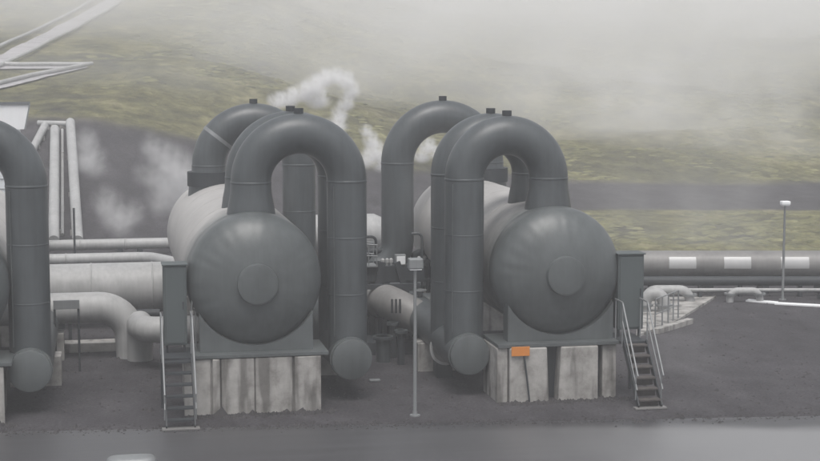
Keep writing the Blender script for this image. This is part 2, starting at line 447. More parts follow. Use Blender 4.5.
# ------------------------------------------------------------------ separators
YT, YA = 36.8, 37.4                             # head tangent line, plane of the front arch
R0 = 1.56
ZC = WY(254, 279, YT).z
def vessel(cx, label):
    t = thing('separator_vessel', label, 'pressure vessel', (cx, YT, 0), 'steam separator vessels')
    o = Vector((cx, YT, ZC)); L = 10.2
    MB().lathe(o, (0, 1, 0), [(.35, R0-.001), (.36, R0)] + [(.36+k*(L-.36)/24, R0) for k in range(1, 25)]).build('shell', M['shell'], t)
    pr = [(-.86*math.cos(q), (R0+.004)*math.sin(q)) for q in [i*math.pi/2/22 for i in range(23)]]
    hm = MB(); hm.lathe(o, (0, 1, 0), pr + [(.1, R0+.004), (.35, R0+.004), (.352, R0)], 192)
    hv = []
    for x, y, z in hm.v:                        # cladding sheets pulled into faint radial creases
        dx_, dz_ = x-cx, z-ZC; rr = math.hypot(dx_, dz_); q = math.atan2(dz_, dx_)
        k = sstep(.45, .95, rr/R0)*(1-sstep(.96, 1.0, rr/R0))
        w_ = .35+.65*max(0, noise.noise(Vector((q*1.3, cx, 0)))*2)
        hv.append((x, y-.009*k*w_*math.cos(q*26+2*noise.noise(Vector((q*3, cx, 1))))-.012*noise.noise(Vector((x*1.4, z*1.4, cx))), z))
    hm.v = hv; hm.build('front_head', M['paint2'], t)
    pr = [(L+.86*math.sin(q), R0*math.cos(q)) for q in [i*math.pi/2/18 for i in range(19)]]
    MB().lathe(o, (0, 1, 0), pr).build('rear_head', M['shell'], t)
    c = MB().lathe(o, (0, 1, 0), [(-.98, 0), (-.98, .40), (-.965, .455), (-.93, .465), (-.80, .465), (-.72, .50), (-.66, .52)]).build('manway_cover', M['paint2'], t, sharp=35)
    for yy in (2.3, 4.6, 6.9, 9.2): MB().lathe(o, (0, 1, 0), [(yy, R0), (yy, R0+.003), (yy+.05, R0+.003), (yy+.05, R0)]).build('girth_band', M['shell'], t, sharp=30)
    for ys, hr in ((36.3, .955), (46.2, 1.0)):                    # saddles
        mb = MB(); n = 20; w = 1.30; vs = []
        for k in range(n+1):
            x = -w+2*w*k/n
            vs.append((cx+x, ys, ZC-math.sqrt(max((R0*hr)**2-x*x, 0))+.02)); vs.append((cx+x*1.0, ys, 1.38))
        m2 = len(vs); vs += [(x, y+.45, z) for x, y, z in vs]
        fs = []
        for k in range(n):
            a = 2*k
            fs += [(a, a+1, a+3, a+2), (a+m2, a+2+m2, a+3+m2, a+1+m2), (a+1, a+1+m2, a+3+m2, a+3), (a, a+2, a+2+m2, a+m2)]
        fs += [(0, m2, m2+1, 1), (2*n, 2*n+1, 2*n+1+m2, 2*n+m2)]
        mb.add(vs, fs)
        s = mb.build('saddle', M['paint2'], t)
        for k in ():
            x = cx+k*1.2; zt = ZC-math.sqrt(R0**2-(x-cx)**2)+.0
            MB().box(x-.012, x+.012, ys-.1, ys-.002, 1.38, 1.9).build('stiffener', M['paint2'], s)
        MB().box(cx-1.62, cx+1.62, ys-.34, ys+1.25, 1.30, 1.378).build('base_plate', M['paint2'], s, bevel=.006)
    return t
CX = [WY(-63, 285, YT).x, WY(254, 279, YT).x, WY(555.5, 271, YT).x]
vessel(CX[0], 'grey steam vessel cut off by the photo edge, behind the lone downpipe')
vessel(CX[1], 'grey domed steam vessel on the long concrete block beside the grey cabinet and vertical steps')
vessel(CX[2], 'grey domed steam vessel above the orange sign and split concrete piers')

ZSP = WY(300, 114, YA).z - (1.12+.47)           # spring line of the arches
def arch(xn, xl, y, ztop_base, zbot, label, r=.475, zs=None, foot='header', collar=False, extra=None, band=False, leg_line=None):
    zs = zs or ZSP; R = abs(xl-xn)/2; c = (xl+xn)/2; s = 1 if xl > xn else -1
    t = thing('arched_pipe', label, 'steam pipe', (c, y, 0), 'arched steam pipes')
    path = [(xn, y, zs)]
    path += [(c-s*R*math.cos(q), y, zs+R*math.sin(q)) for q in [math.pi*k/36 for k in range(1, 37)]]
    if extra: path += extra
    else: path += [(xl, y, zs+(zbot-zs)*k/16) for k in range(1, 17)]
    rads = [r+.0]*len(path)
    MB().tube(path, rads, 48).build('bend', M['paint'], t)
    zb = ztop_base
    MB().lathe((xn, y, zb), (0, 0, 1), [(-.45, .60), (-.05, .575), (.25, .535), (zs-.25-zb, r+.012), (zs-.02-zb, r+.003)]).build('nozzle_cone', M['paint'], t, sharp=40)
    if collar:
        MB().lathe((xn, y, zb+.02), (0, 0, 1), [(0, .56), (0, .61), (.40, .61), (.40, .5)], 48).build('collar', M['dark'], t, sharp=30)
    for xx in (xn, xl):                          # weld rings at the ends of the bend
        MB().lathe((xx, y, zs-.03), (0, 0, 1), [(0, r), (.01, r+.008), (.05, r+.008), (.06, r)], 48).build('weld_ring', M['paint'], t)
    if not extra:
        for zz_ in (zs-1.35, zs-2.7):
            MB().lathe((xl, y, zz_), (0, 0, 1), [(0, r), (.005, r+.0035), (.035, r+.0035), (.04, r)], 48).build('cladding_joint', M['paint'], t)
    MB().lathe((c, y, zs+R+r-.03), (0, 0, 1), [(0, .10), (.02, .105), (.02, .115), (.15, .115), (.15, 0)], 20).build('vent_plug', M['dark'], t, sharp=30)
    if band:
        q = math.radians(38); p = Vector((c-s*R*math.cos(q), y, zs+R*math.sin(q))); d = Vector((s*math.sin(q), 0, math.cos(q)))
        MB().lathe(p, d, [(-.05, r), (-.05, r+.012), (.05, r+.012), (.05, r)], 48).build('band', M['galv'], t, sharp=30)
    if leg_line:
        x_ = xl-s*0; 
        MB().tube([(xl-s*.0-.36*1, y-.335, zbot+.5), (xl-.36, y-.335, zs-.1)], .014, 8).build('leg_tube', M['paint2'], t)  # thin upright tube added along the edge of the downpipe
    return t

zd = ZC+math.sqrt(R0**2-.55**2)                 # where a nozzle meets the shell
xl1, xl2, xl0 = WY(347, 250, YA).x, WY(464, 250, YA).x, WY(28, 250, YA).x
xn1, xn2 = WY(251, 200, YA).x, WY(548, 200, YA).x
xn0 = xl0-(xl1-xn1)
ZH = 1.02
for xn, xl, w1, w2 in ((xn0, xl0, 'at the photo edge', 'beside the white building'), (xn1, xl1, 'of the vessel on the long concrete block', ''), (xn2, xl2, 'of the vessel above the orange sign', '')):
    arch(xn, xl, YA, zd, ZH, 'front grey arched pipe %s' % w1, leg_line=True)
    if xn != xn0: arch(xn, xl, YA+1.62, zd, ZH, 'arched pipe just behind the front arch %s' % w1)
# rear arches
YR = YA+8.1
r_n1, r_l1 = WY(209, 185, YR).x, WY(299, 185, YR).x
r_n2, r_l2 = WY(487, 180, YR).x, WY(397.5, 185, YR).x
ZR = WY(262, 103, YR).z - abs(r_l1-r_n1)/2 - .475
arch(r_n1, r_l1, YR, zd, ZH, 'rear arched pipe with a pale band round its bend, dark collar on the vessel', zs=ZR, collar=True, band=True)
# unit by the orange sign: the rear leg sweeps back into a low pipe
zz = WY(400, 240, YR).z
ex = [(r_l2, YR, ZR+(zz-ZR)*k/10) for k in range(1, 11)]
ex += [(r_l2-.9*(1-math.cos(q)), YR, zz-.9*math.sin(q)) for q in [math.radians(70)*k/8 for k in range(1, 9)]]
ex.append((ex[-1][0]-.6, YR, ex[-1][2]-.45))
arch(r_n2, r_l2, YR, zd, 0, 'rear arched pipe whose leg sweeps into dark pipework between the two vessels', zs=ZR, collar=True, extra=ex)

def header(x, label):
    t = thing('header_pipe', label, 'pipe header', (x, YA, 0), 'low header pipes with round end caps')
    y0 = YA-.52; y1 = YR+.6
    MB().tube([(x, y0+(y1-y0)*k/10, ZH) for k in range(11)], .492, 40).build('pipe', M['paint'], t)
    MB().lathe((x, y0, ZH), (0, 1, 0), [(-.20, 0), (-.20, .44), (-.185, .475), (-.06, .478), (-.055, .505), (.05, .505), (.051, .49)], 48).build('end_cap', M['paint2'], t, sharp=30)
    for y in (YA+2.9, YA+6.2):
        p = MB().box(x-.62, x+.62, y-.35, y+.35, -.1, ZH-.28).build('support_pier', M['concrete'], t, bevel=.02)
    return t
header(xl0, 'grey header pipe with round cap below the lone downpipe, nearest the white building')
header(xl1, 'grey header pipe with round cap standing right of the long concrete block')
header(xl2, 'grey header pipe with round cap left of the orange sign')

# ------------------------------------------------------------------ foundations
YF = 36.0
def fx(px): return WY(px, 380, YF).x
def foundation(label, piers, x0, x1):
    t = thing('vessel_foundation', label, 'foundation', ((x0+x1)/2, YF, 0), 'concrete vessel foundations')
    MB().box(x0+.06, x1-.06, YF+.05, YF+2.0, -.2, 1.27).build('core_block', M['concrete'], t, bevel=.02)
    for a, b, off, top in piers:
        MB().box(a, b, YF-off*.5, YF+(.045 if off*.5 > -.04 else .3), -.2, 1.285).build('pier', M['concrete'], t, bevel=.025)
    MB().box(x0+.06, x1-.06, YF+9.6, YF+11.4, -.2, 1.27).build('rear_block', M['concrete'], t, bevel=.02)
    return t
f1 = foundation('long pale concrete block with vertical joints under the vessel beside the vertical steps',
    [(fx(184), fx(194.5), .0, 1.2), (fx(195), fx(211), .0, 1.23), (fx(212.5), fx(220), .14, 1.24), (fx(221.2), fx(254.5), .05, 1.25), (fx(255.5), fx(292.5), .05, 1.25), (fx(294.5), fx(321), .08, 1.25)], fx(184), fx(321))
dx = CX[0]-CX[1]
foundation('dark concrete block at the photo edge under the cut off vessel', [(fx(194)+dx, fx(252)+dx, .05, 1.25), (fx(257)+dx, fx(321)+dx, .05, 1.25)], fx(184)+dx, fx(321)+dx)
f2 = thing('vessel_foundation', 'stained split concrete piers with the orange sign under the farther vessel', 'foundation', ((fx(497)+fx(618))/2, YF, 0), 'concrete vessel foundations')
for px0, px1, lean, off in ((497, 508, 0, .0), (509, 546, .06, .1), (560, 597, -.05, .1), (603, 617, 0, -.05)):
    mb = MB(); a, b = fx(px0), fx(px1); y0 = YF-off; y1 = YF+1.4
    l0 = -.0; y0 = min(y0, YF+.2); vs = [(a+min(0, lean)*1.5, y0, -.2), (b+max(0, lean), y0, -.2), (b+max(0, lean), y1, -.2), (a+min(0, lean)*1.5, y1, -.2), (a, y0+.02, 1.29), (b, y0+.02, 1.29), (b, y1, 1.29), (a, y1, 1.29)]
    mb.add(vs, [(3, 2, 1, 0), (4, 5, 6, 7), (0, 1, 5, 4), (1, 2, 6, 5), (2, 3, 7, 6), (3, 0, 4, 7)])
    mb.build('pier', M['concrete'], f2, bevel=.03)
MB().box(fx(546), fx(561), YF+.3, YF+1.3, -.1, 1.27).build('gap_shade_fill', M['dark'], f2)  # dark fillers paint the shade in the gaps between the piers
MB().box(fx(597), fx(603), YF+.3, YF+1.3, -.1, 1.27).build('gap_shade_fill', M['dark'], f2)
MB().box(fx(497), fx(617), YF+9.6, YF+11.4, -.2, 1.27).build('rear_block', M['concrete'], f2, bevel=.02)

# orange sign hung on the pier with its trailing strap
sg = thing('warning_sign', 'small orange sign on the stained concrete pier with a thin strap below', 'sign', WY(520, 351, YF-.13), None)
p = WY(520.5, 351, YF-.13)
MB().box(p.x-.22, p.x+.22, YF-.15, YF-.125, p.z-.12, p.z+.10).build('sign_board', M['orange'], sg, bevel=.004)
MB().tube([WY(524, 356, YF-.14), WY(527, 378, YF-.15), WY(529.5, 402, YF-.17)], .022, 8).build('strap', M['dark'], sg)

# ------------------------------------------------------------------ stairs and cabinets
def stairs(x, y0, label, tread_mat, w=.62):
    """x centre; y0 foot; climbs away from the road to a landing"""
    t = thing('steel_stairs', label, 'stairs', (x, y0, 0), 'steel access stairs')
    zt = 1.38; run = 1.15; n = 6
    for s in (-1, 1):
        MB().beam((x+s*w/2, y0, .05), (x+s*w/2, y0+run, zt), .03, .16).build('stringer', M['galv'] if tread_mat is M['galv'] else M['dark'], t)
        hx = x+s*(w/2+.03)
        pts = [(hx, y0-.02, .78), (hx, y0+run, zt+.95), (hx, y0+run+.55, zt+.95)]
        MB().tube(bent(pts, .15, 6), .02, 10).build('handrail', M['galv'], t)
        MB().tube([(hx, y0+.02, .45), (hx, y0+run, zt+.5)], .016, 8).build('midrail', M['galv'], t)
        for yy, z0, z1 in ((y0+.12, .2, .95), (y0+run, zt-.1, zt+.95), (y0+run+.5, zt-.1, zt+.95)):
            MB().tube([(hx, yy, z0), (hx, yy, z1)], .018, 8).build('rail_post', M['galv'], t)
    for k in range(n):
        z = .05+(k+.7)*(zt-.05)/n; y = y0+run*(k+.5)/n
        MB().box(x-w/2+.02, x+w/2-.02, y-.11, y+.11, z-.02, z+.02).build('tread', tread_mat, t, bevel=.004)
        if tread_mat is M['rust']: MB().box(x-w/2+.02, x+w/2-.02, y+.085, y+.10, z-.2, z-.022).build('riser', tread_mat, t)
    MB().box(x-w/2-.1, x+w/2+.1, y0-.12, y0+.1, .01, .05).build('foot_plate', M['silver_dull'], t, bevel=.006)
    MB().box(x-w/2-.05, x+w/2+.05, y0+run+.02, y0+run+1.3, zt-.05, zt).build('landing', M['dark'], t, bevel=.006)
    for s in (-1, 1):
        MB().box(x+s*(w/2)-.03, x+s*(w/2)+.03, y0+run+1.1, y0+run+1.16, 0, zt-.052).build('landing_leg', M['dark'], t)
    return t
pb = G(181, 430); stairs(pb.x, pb.y, 'steep steel steps climbing to the grey cabinet beside the long concrete block', M['dark'], .62)
pb2 = G(652, 409); stairs(pb2.x-.05, pb2.y, 'rust brown steel steps with slanted handrails right of the split piers', M['rust'], .56)

def cabinet(px0, px1, py0, py1, Y, label, dep=.5):
    a, b = WY(px0, py0, Y), WY(px1, py1, Y)
    t = thing('control_cabinet', label, 'cabinet', ((a.x+b.x)/2, Y, b.z), 'grey control cabinets')
    MB().box(a.x, b.x, Y, Y+dep, b.z, a.z).build('housing', M['cabinet'], t, bevel=.015)
    MB().box(a.x+.04, b.x-.04, Y-.022, Y-.003, b.z+.05, a.z-.05).build('door', M['cabinet'], t, bevel=.008)
    MB().box(a.x-.03, b.x+.03, Y-.05, Y+dep+.03, a.z+.003, a.z+.035).build('rain_hood', M['cabinet'], t, bevel=.008)
    MB().box(b.x-.10, b.x-.075, Y-.05, Y-.024, (a.z+b.z)/2-.09, (a.z+b.z)/2+.09).build('handle', M['dark'], t)
    for zz in (b.z-.0,):
        for x in (a.x+.04, b.x-.09):
            MB().box(x, x+.05, Y+.1, Y+.16, 1.38, b.z-.002).build('leg', M['dark'], t)
    return t
cabinet(163, 187.5, 266, 345, pb.y+1.75, 'tall grey cabinet at the top of the steep steps by the nearer vessel')
cabinet(618.5, 643, 255, 329, pb2.y+1.75, 'tall grey cabinet at the top of the rust brown steps by the farther vessel')

# instrument pipes beside the cabinets
for (px, Y, lab) in ((196, 36.6, 'thin instrument pipes clipped beside the grey cabinet of the nearer vessel'), (610, 37.0, 'thin instrument pipes clipped beside the grey cabinet of the farther vessel')):
    t = thing('instrument_pipes', lab, 'instrument piping', (WY(px, 320, Y).x, Y, 1.3), 'thin instrument pipes')
    for k in range(3):
        p0 = WY(px-4+k*4, 350, Y); p1 = WY(px-4+k*3.2, 300-6*k, Y)
        MB().tube([(p0.x, Y+.05*k, 1.3), (p0.x, Y+.05*k, p1.z-.2), (p1.x, Y+.05*k, p1.z)], .02, 8).build('tube', M['galv'], t)
        MB().lathe((p0.x, Y+.05*k, p1.z-.35), (0, 0, 1), [(0, 0), (0, .045), (.09, .045), (.09, 0)], 12).build('valve', M['silver'], t, sharp=30)

# ------------------------------------------------------------------ lamp posts
def lamp_post(px, py, top_py, label, w=.33, hh=.24, dirx=0, mat=None):
    b = G(px, py); z1 = WY(px, top_py, b.y).z
    t = thing('lamp_post', label, 'lamp post', b, 'lamp posts')
    MB().tube([(b.x, b.y, 0), (b.x, b.y, z1*.5), (b.x, b.y, z1-hh*.4)], [.045, .04, .034], 16).build('mast', M['galv'], t)
    MB().lathe(b, (0, 0, 1), [(0, .12), (.03, .12), (.031, .06), (.12, .055)], 20).build('base_flange', M['galv'], t, sharp=30)
    h_ = MB().box(b.x-w/2+dirx, b.x+w/2+dirx, b.y-.14, b.y+.1, z1-hh, z1).build('lamp_head', mat or M['galv'], t, bevel=.03)
    MB().box(b.x-w/2+.03+dirx, b.x+w/2-.03+dirx, b.y-.12, b.y+.08, z1-hh-.02, z1-hh-.002).build('diffuser', M['white'], h_)
    return t
lamp_post(415, 416, 258, 'pale lamp post with boxy head standing between the two vessels')
lamp_post(782.5, 300, 201, 'slim lamp post with white head on the gravel yard in front of the striped pipe', w=.3, hh=.13, mat=M['white'])
pp = G(75, 262)
t = thing('marker_pole', 'thin dark pole standing before the pale pipes left of the vessels', 'pole', pp)
MB().tube([(pp.x, pp.y, 0), (pp.x, pp.y, WY(75, 208, pp.y).z)], .045, 10).build('shaft', M['dark'], t)
MB().lathe(pp, (0, 0, 1), [(0, .14), (.05, .14), (.051, .05)], 14).build('foot', M['dark'], t)

# ------------------------------------------------------------------ background pipework
def pipe_run(name, pts, r, mat, label, cat, brad=1.2, grp=None, rings=True, legs=None, ringmat=None):
    t = thing(name, label, cat, (Vector(pts[0])+Vector(pts[-1]))/2*1.0, grp); t.location.z = 0
    path = bent(pts, brad, 12) if len(pts) > 2 else [Vector(pts[0]).lerp(Vector(pts[1]), k/8) for k in range(9)]
    MB().tube(path, r, 36).build('pipe', mat, t)
    if rings:
        mb = MB()
        a, b = Vector(pts[0]), Vector(pts[1]); L = (b-a).length; d = (b-a).normalized(); n = int(L/1.8)
        for k in range(1, n):
            mb.lathe(a+d*(k*1.8), d, [(-.025, r), (-.025, r+.012), (.025, r+.012), (.025, r)], 36)
        if n > 1: mb.build('cladding_joints', ringmat or mat, t)
    for lx, ly in (legs or []):
        z = a_z = min(Vector(q).z for q in pts)
        MB().box(lx-.12, lx+.12, ly-.2, ly+.2, 0, z-r*.8).build('pipe_support', M['dark'], t)
    return t

YB = 48.6
zb_ = WY(110, 288, YB).z
e1 = WY(-160, 288, YB).x; e2 = WY(470, 288, YB).x
pipe_run('header_main', [(e1, YB, zb_), (e2, YB, zb_), (e2+.2, YB+6, zb_)], .76, M['silver'], 'widest pale grey horizontal pipe passing behind the vessels', 'pipeline', 1.4, 'horizontal steam mains', legs=[(WY(60, 288, YB).x, YB), (WY(150, 288, YB).x, YB)])
Y2 = 58.0; z2 = WY(120, 258, Y2).z
pipe_run('header_main', [(WY(-200, 258, Y2).x, Y2, z2), (WY(150, 258, Y2).x, Y2, z2), (WY(190, 262, Y2).x, Y2-3, z2)], .2, M['silver'], 'thin bright pipe just above the widest horizontal pipe', 'pipeline', .8, 'horizontal steam mains', legs=[(WY(120, 258, Y2).x, Y2)])
Y3 = 66.0; z3 = WY(120, 244, Y3).z
pipe_run('header_main', [(WY(-200, 244, Y3).x, Y3, z3), (WY(360, 244, Y3).x, Y3, z3)], .22, M['silver'], 'thin pale pipe at the foot of the dark slope', 'pipeline', .8, 'horizontal steam mains', legs=[(WY(120, 258, Y3).x, Y3), (WY(140, 258, Y3).x, Y3)])
# curved pipe low at the left
Y4 = 43.5; z4 = WY(80, 308, Y4).z
pts = [(WY(-40, 308, Y4).x, Y4, z4), (WY(128, 308, Y4).x, Y4, z4), (WY(128, 308, Y4).x+.1, Y4, -.2)]
pipe_run('bent_pipe', pts, .42, M['silver'], 'grey pipe bending down to the ground beneath the widest pipe', 'pipe', .85, 'bent pipes', rings=False)
Y5 = 41.5; z5 = WY(150, 330, Y5).z
pts = [(WY(215, 330, Y5).x, Y5, z5), (WY(141, 330, Y5).x, Y5, z5), (WY(141, 330, Y5).x, Y5+1.5, z5), (WY(141, 330, Y5).x, Y5+1.5, -.2)]
pipe_run('bent_pipe', pts, .34, M['silver'], 'short bright elbow pipe left of the grey cabinet by the nearer vessel', 'pipe', .5, 'bent pipes', rings=False)
# little gauge stand in front of the curved pipe
gs = thing('gauge_stand', 'small dark gauge stand in front of the pipe bending to the ground', 'instrument stand', G(68, 372))
g0 = G(68, 372)
for s in (-.3, .3):
    MB().tube([(g0.x+s, g0.y, 0), (g0.x+s, g0.y, WY(68, 303, g0.y).z)], .03, 8).build('post', M['dark'], gs)
MB().box(g0.x-.33, g0.x+.33, g0.y-.04, g0.y+.04, WY(68, 309, g0.y).z, WY(68, 300, g0.y).z).build('gauge_panel', M['galv'], gs, bevel=.01)
# ducts/sleepers on the ground left
gp = G(105, 352)
sl = thing('pipe_sleeper', 'low pale concrete sleeper on the dark gravel below the bent pipe', 'sleeper', gp)
MB().box(G(55, 355).x, G(132, 352).x, gp.y, gp.y+.6, 0, .26).build('beam', M['concrete'], sl, bevel=.02)
sl2 = thing('low_pipe', 'thin dark pipe lying low in front of the widest pipe', 'pipe', G(100, 340))
q = G(100, 341); MB().tube([(WY(50, 320, q.y).x, q.y, .75), (WY(160, 320, q.y).x, q.y, .75)], .13, 16).build('tube', M['dark'], sl2)
for xx in (WY(70, 320, q.y).x, WY(125, 320, q.y).x): MB().box(xx-.05, xx+.05, q.y-.05, q.y+.05, 0, .63).build('foot', M['dark'], sl2)

# pair of pale pipelines climbing the dark slope, crossing pipe on the crest
def slope_pipe(pxs, r, label, off=.1):
    path = []
    for px, py in pxs:
        a, d = hit(px, py); x, y = xy(a, d); path.append(Vector((x, y, h0(a, d)+r+off)))
    path = bent(path, .5, 6) if len(path) > 2 else path
    t = thing('slope_pipeline', label, 'pipeline', (path[0].x, path[0].y, path[0].z-r-off), 'pale pipelines on the dark slope')
    MB().tube(path, r, 20).build('pipe', M['silver'], t)
    for k in (.25, .5, .75):
        i = min(int(k*(len(path)-1)), len(path)-2); p = path[0].lerp(path[-1], k)
        a, d = ad(p.x, p.y)
        MB().box(p.x-r*1.1, p.x+r*1.1, p.y-.12, p.y+.12, h0(a, d)-.2, h0(a, d)+off+.1).build('pipe_saddle', M['concrete'], t)
    return t
slope_pipe([(54, 250), (55, 136)], .235, 'straight pale pipeline up the dark slope, closer to the white building')
slope_pipe([(78, 250), (70.5, 131)], .235, 'straight pale pipeline up the dark slope, farther from the white building')
slope_pipe([(26, 172), (45, 132)], .2, 'short diagonal pale pipeline at the top of the dark slope by the building corner')
slope_pipe([(38, 131), (71, 131)], .15, 'level pale pipe joining the slope pipelines at the crest')
slope_pipe([(62.5, 240), (62.5, 134)], .07, 'thin dark cable duct between the two straight slope pipelines', .05)

# ------------------------------------------------------------------ right hand side: striped main, pipes, railing, slab
Y6 = 59.0; z6 = WY(720, 264, Y6).z
A6 = WY(635, 264, Y6); B6 = G(980, 300)
t = thing('striped_main', 'large horizontal pipe with alternating bright and dull cladding bands on the yard edge', 'pipeline', (A6.x, Y6, 0), None)
def D(px, py, d):                                # point at camera depth d
    r = ray(px, py); k = d/(r.x*math.sin(TH)+r.y*math.cos(TH)); return Vector((r.x*k, r.y*k, H+r.z*k))
DP = 54.5; s0 = D(560, 264, DP); s1 = D(1000, 264, DP); s0.z = s1.z = D(720, 264, DP).z
dirp = (s1-s0).normalized(); lp = (s1-s0).length
PXM = DP/F_PX
def along(px): return (px-560)*PXM
rb = .46
MB().tube([s0.lerp(s1, k/8) for k in range(9)], rb, 40).build('pipe', M['silver_dull'], t)
br = metal('new_cladding_band', (.46, .46, .46), .4, .06, .4, metallic=.2)
for p0, p1 in ((620, 641), (668, 695), (723, 750), (780, 808), (838, 866), (895, 922)):
    a = along(p0); b = along(p1)
    mb = MB(); vs = []; upv = Vector((0, 0, 1)); sd = dirp.cross(upv)
    for k in range(11):
        q = math.radians(-12+50*k/10); e = (sd*math.cos(q)+upv*math.sin(q))*(rb+.012)
        vs += [s0+dirp*a+e, s0+dirp*b+e]
    vi = [v-(v-s0-dirp*((v-s0).dot(dirp))).normalized()*.02 for v in vs]
    mb.add(vs, [(2*k, 2*k+1, 2*k+3, 2*k+2) for k in range(10)], True)
    m_ = len(vs); mb.add(vs+vi, [(0, m_, m_+1, 1), (20, 21, m_+21, m_+20)]+[(2*k, 2*k+2, m_+2*k+2, m_+2*k) for k in range(10)]+[(2*k+1, m_+2*k+1, m_+2*k+3, 2*k+3) for k in range(10)])
    mb.build('bright_band', br, t)
for px in (600, 655, 709, 765, 823, 880):
    c = s0+dirp*along(px)
    MB().box(c.x-.12, c.x+.12, c.y-.25, c.y+.25, 0, c.z-rb*.85).build('pipe_support', M['dark'], t)
def lvl(px0, px1, py, d, r, mat, name, label, cat='pipeline', legs=()):
    a, b = D(px0, py, d), D(px1, py, d); z = D((px0+px1)/2, py, d).z; a.z = b.z = z
    t = thing(name, label, cat, (a.x, a.y, 0), 'horizontal pipes on the right of the yard')
    MB().tube([a.lerp(b, k/6) for k in range(7)], r, 24).build('pipe', mat, t)
    for px in legs:
        c = D(px, py, d); MB().box(c.x-.05, c.x+.05, c.y-.08, c.y+.08, 0, z-r*.8).build('pipe_support', M['dark'], t)
    return t
lvl(560, 1000, 281, 53.6, .16, M['dark'], 'service_pipe', 'dark pipe running under the striped pipe', legs=(650, 700, 740, 800))
lvl(680, 1000, 290, 53.0, .06, M['silver'], 'service_pipe', 'thin bright pipe running in front of the striped pipe', legs=(700, 760, 820))
# pale pipe loops that rise and turn
def loop(px0, px1, py, d, r, label):
    a, b = D(px0, py, d), D(px1, py, d); z = a.z; b.z = z
    pts = [(a.x, a.y, -.1), (a.x, a.y, z), (b.x, b.y, z), (b.x, b.y, -.1)]
    t = thing('pipe_loop', label, 'pipe', (a.x, a.y, 0), 'pale pipe loops')
    MB().tube(bent(pts, r*2.2, 8), r, 24).build('pipe', M['silver'], t)
    for p in (a, b): MB().lathe((p.x, p.y, .25), (0, 0, 1), [(0, r), (0, r+.07), (.06, r+.07), (.06, r)], 20).build('flange', M['galv'], t, sharp=30)
    return t
loop(645, 664, 294, 50, .2, 'pale pipe loop rising beside the railing right of the tall cabinet')
loop(646, 690, 290, 52.2, .16, 'wide pale pipe loop behind the railing')
loop(730, 760, 291, 52.4, .12, 'low pale pipe loop standing under the striped pipe')
# concrete slab with kerb
c1, c2, c3, c4 = G(628, 343), G(690, 323), G(716, 297), G(628, 297)
def tl(name, label, cat, pts, z, mat):
    n = len(pts); mb = MB(); vs = [(p.x, p.y, -.05) for p in pts]+[(p.x, p.y, z) for p in pts]
    mb.add(vs, [tuple(range(n, 2*n))]+[(i, (i+1) % n, n+(i+1) % n, n+i) for i in range(n)]); o = mb.build(name, mat, bevel=.01); return o
o = tl('slab', '', '', [G(636, 338), G(676, 323), G(716, 298), G(640, 300)], .08, M['concrete']); o['kind'] = 'structure'
kb = [G(656, 334), G(690, 323.5)]
mb = MB().beam((kb[0].x, kb[0].y, .08), (kb[1].x, kb[1].y, .08), .22, .16); o = mb.build('kerb', M['concrete'], bevel=.01); o['kind'] = 'structure'
rl = thing('guard_railing', 'short galvanised railing on the pale slab right of the tall cabinet', 'railing', G(665, 325))
rp = [G(x, y) for x, y in ((655, 331), (662, 328), (668, 325.5), (673, 323.5), (678, 321))]
for p in rp: MB().tube([(p.x, p.y, 0), (p.x, p.y, .95)], .025, 8).build('post', M['galv'], rl)
MB().tube([(rp[0].x, rp[0].y, .95), (rp[-1].x, rp[-1].y, .95)], .022, 8).build('top_rail', M['galv'], rl)
MB().tube([(rp[0].x, rp[0].y, .5), (rp[-1].x, rp[-1].y, .5)], .018, 8).build('mid_rail', M['galv'], rl)
# parking edge markings
for a, b in (((747, 301), (777, 303.5)), ((775, 304), (822, 306.5))):
    p, q = G(*a), G(*b); mb = MB().beam((p.x, p.y, .02), (q.x, q.y, .02), .3, .06); o = mb.build('kerb_stone', M['white'], bevel=.01)
    tag(o, 'low white kerb strip %s' % ('starting left of the slim lamp post' if a[0] == 747 else 'running right from the foot of the slim lamp post'), 'kerb strip', 'white kerb strips')

# ------------------------------------------------------------------ pipework between the two vessels
Yc = 44.0
a = thing('pipe_gantry', 'dark steel A-shaped frame carrying a beam between the two vessels', 'steel frame', (WY(392, 300, Yc).x, Yc, 0))
zbm = WY(392, 274, Yc).z
MB().box(WY(330, 274, Yc).x, WY(424, 274, Yc).x, Yc-.1, Yc+.3, zbm-.2, zbm+.24).build('beam', M['dark'], a, bevel=.01)
for p0, p1 in (((382, 262), (371, 322)), ((397, 262), (412, 312))):
    MB().beam(WY(*p0, Yc-.18), WY(*p1, Yc-.18), .17, .12, (0, 1, 0)).build('brace', M['dark'], a)
for px in (372, 409):
    x = WY(px, 300, Yc).x; MB().box(x-.08, x+.08, Yc-.02, Yc+.2, 0, zbm-.202).build('leg', M['dark'], a)
b = thing('access_platform', 'small railed platform with pale rails beside the rear arch leg', 'platform', (WY(372, 250, 43.6).x, 43.6, zbm+.24))
x0, x1 = WY(352, 250, 43.7).x, WY(378, 250, 43.7).x; zp = zbm+.24
MB().box(x0, x1, 43.75, 44.4, zp+.003, zp+.04).build('deck', M['galv'], b)
for yy in (43.78, 44.37):
    for k in range(4):
        x = x0+.02+(x1-x0-.04)*k/3; MB().tube([(x, yy, zp+.04), (x, yy, zp+.62+.02*(3-k))], .016, 8).build('rail_post', M['galv'], b)
    for dz in (.3, .62):
        MB().tube([(x0, yy, zp+dz+.06), (x1, yy, zp+dz)], .02, 8).build('rail', M['galv'], b)
jb = thing('junction_box', 'small white box on the dark beam below the rear arch leg', 'junction box', WY(400, 262, Yc))
p0, p1 = WY(395, 255, Yc), WY(405.5, 264, Yc)
MB().box(p0.x, p1.x, Yc-.1, Yc+.12, zbm+.243, zbm+.55).build('housing', M['galv'], jb, bevel=.012)
MB().box(p0.x+.03, p1.x-.03, Yc-.125, Yc-.103, zbm+.28, zbm+.51).build('lid', M['white'], jb, bevel=.006)
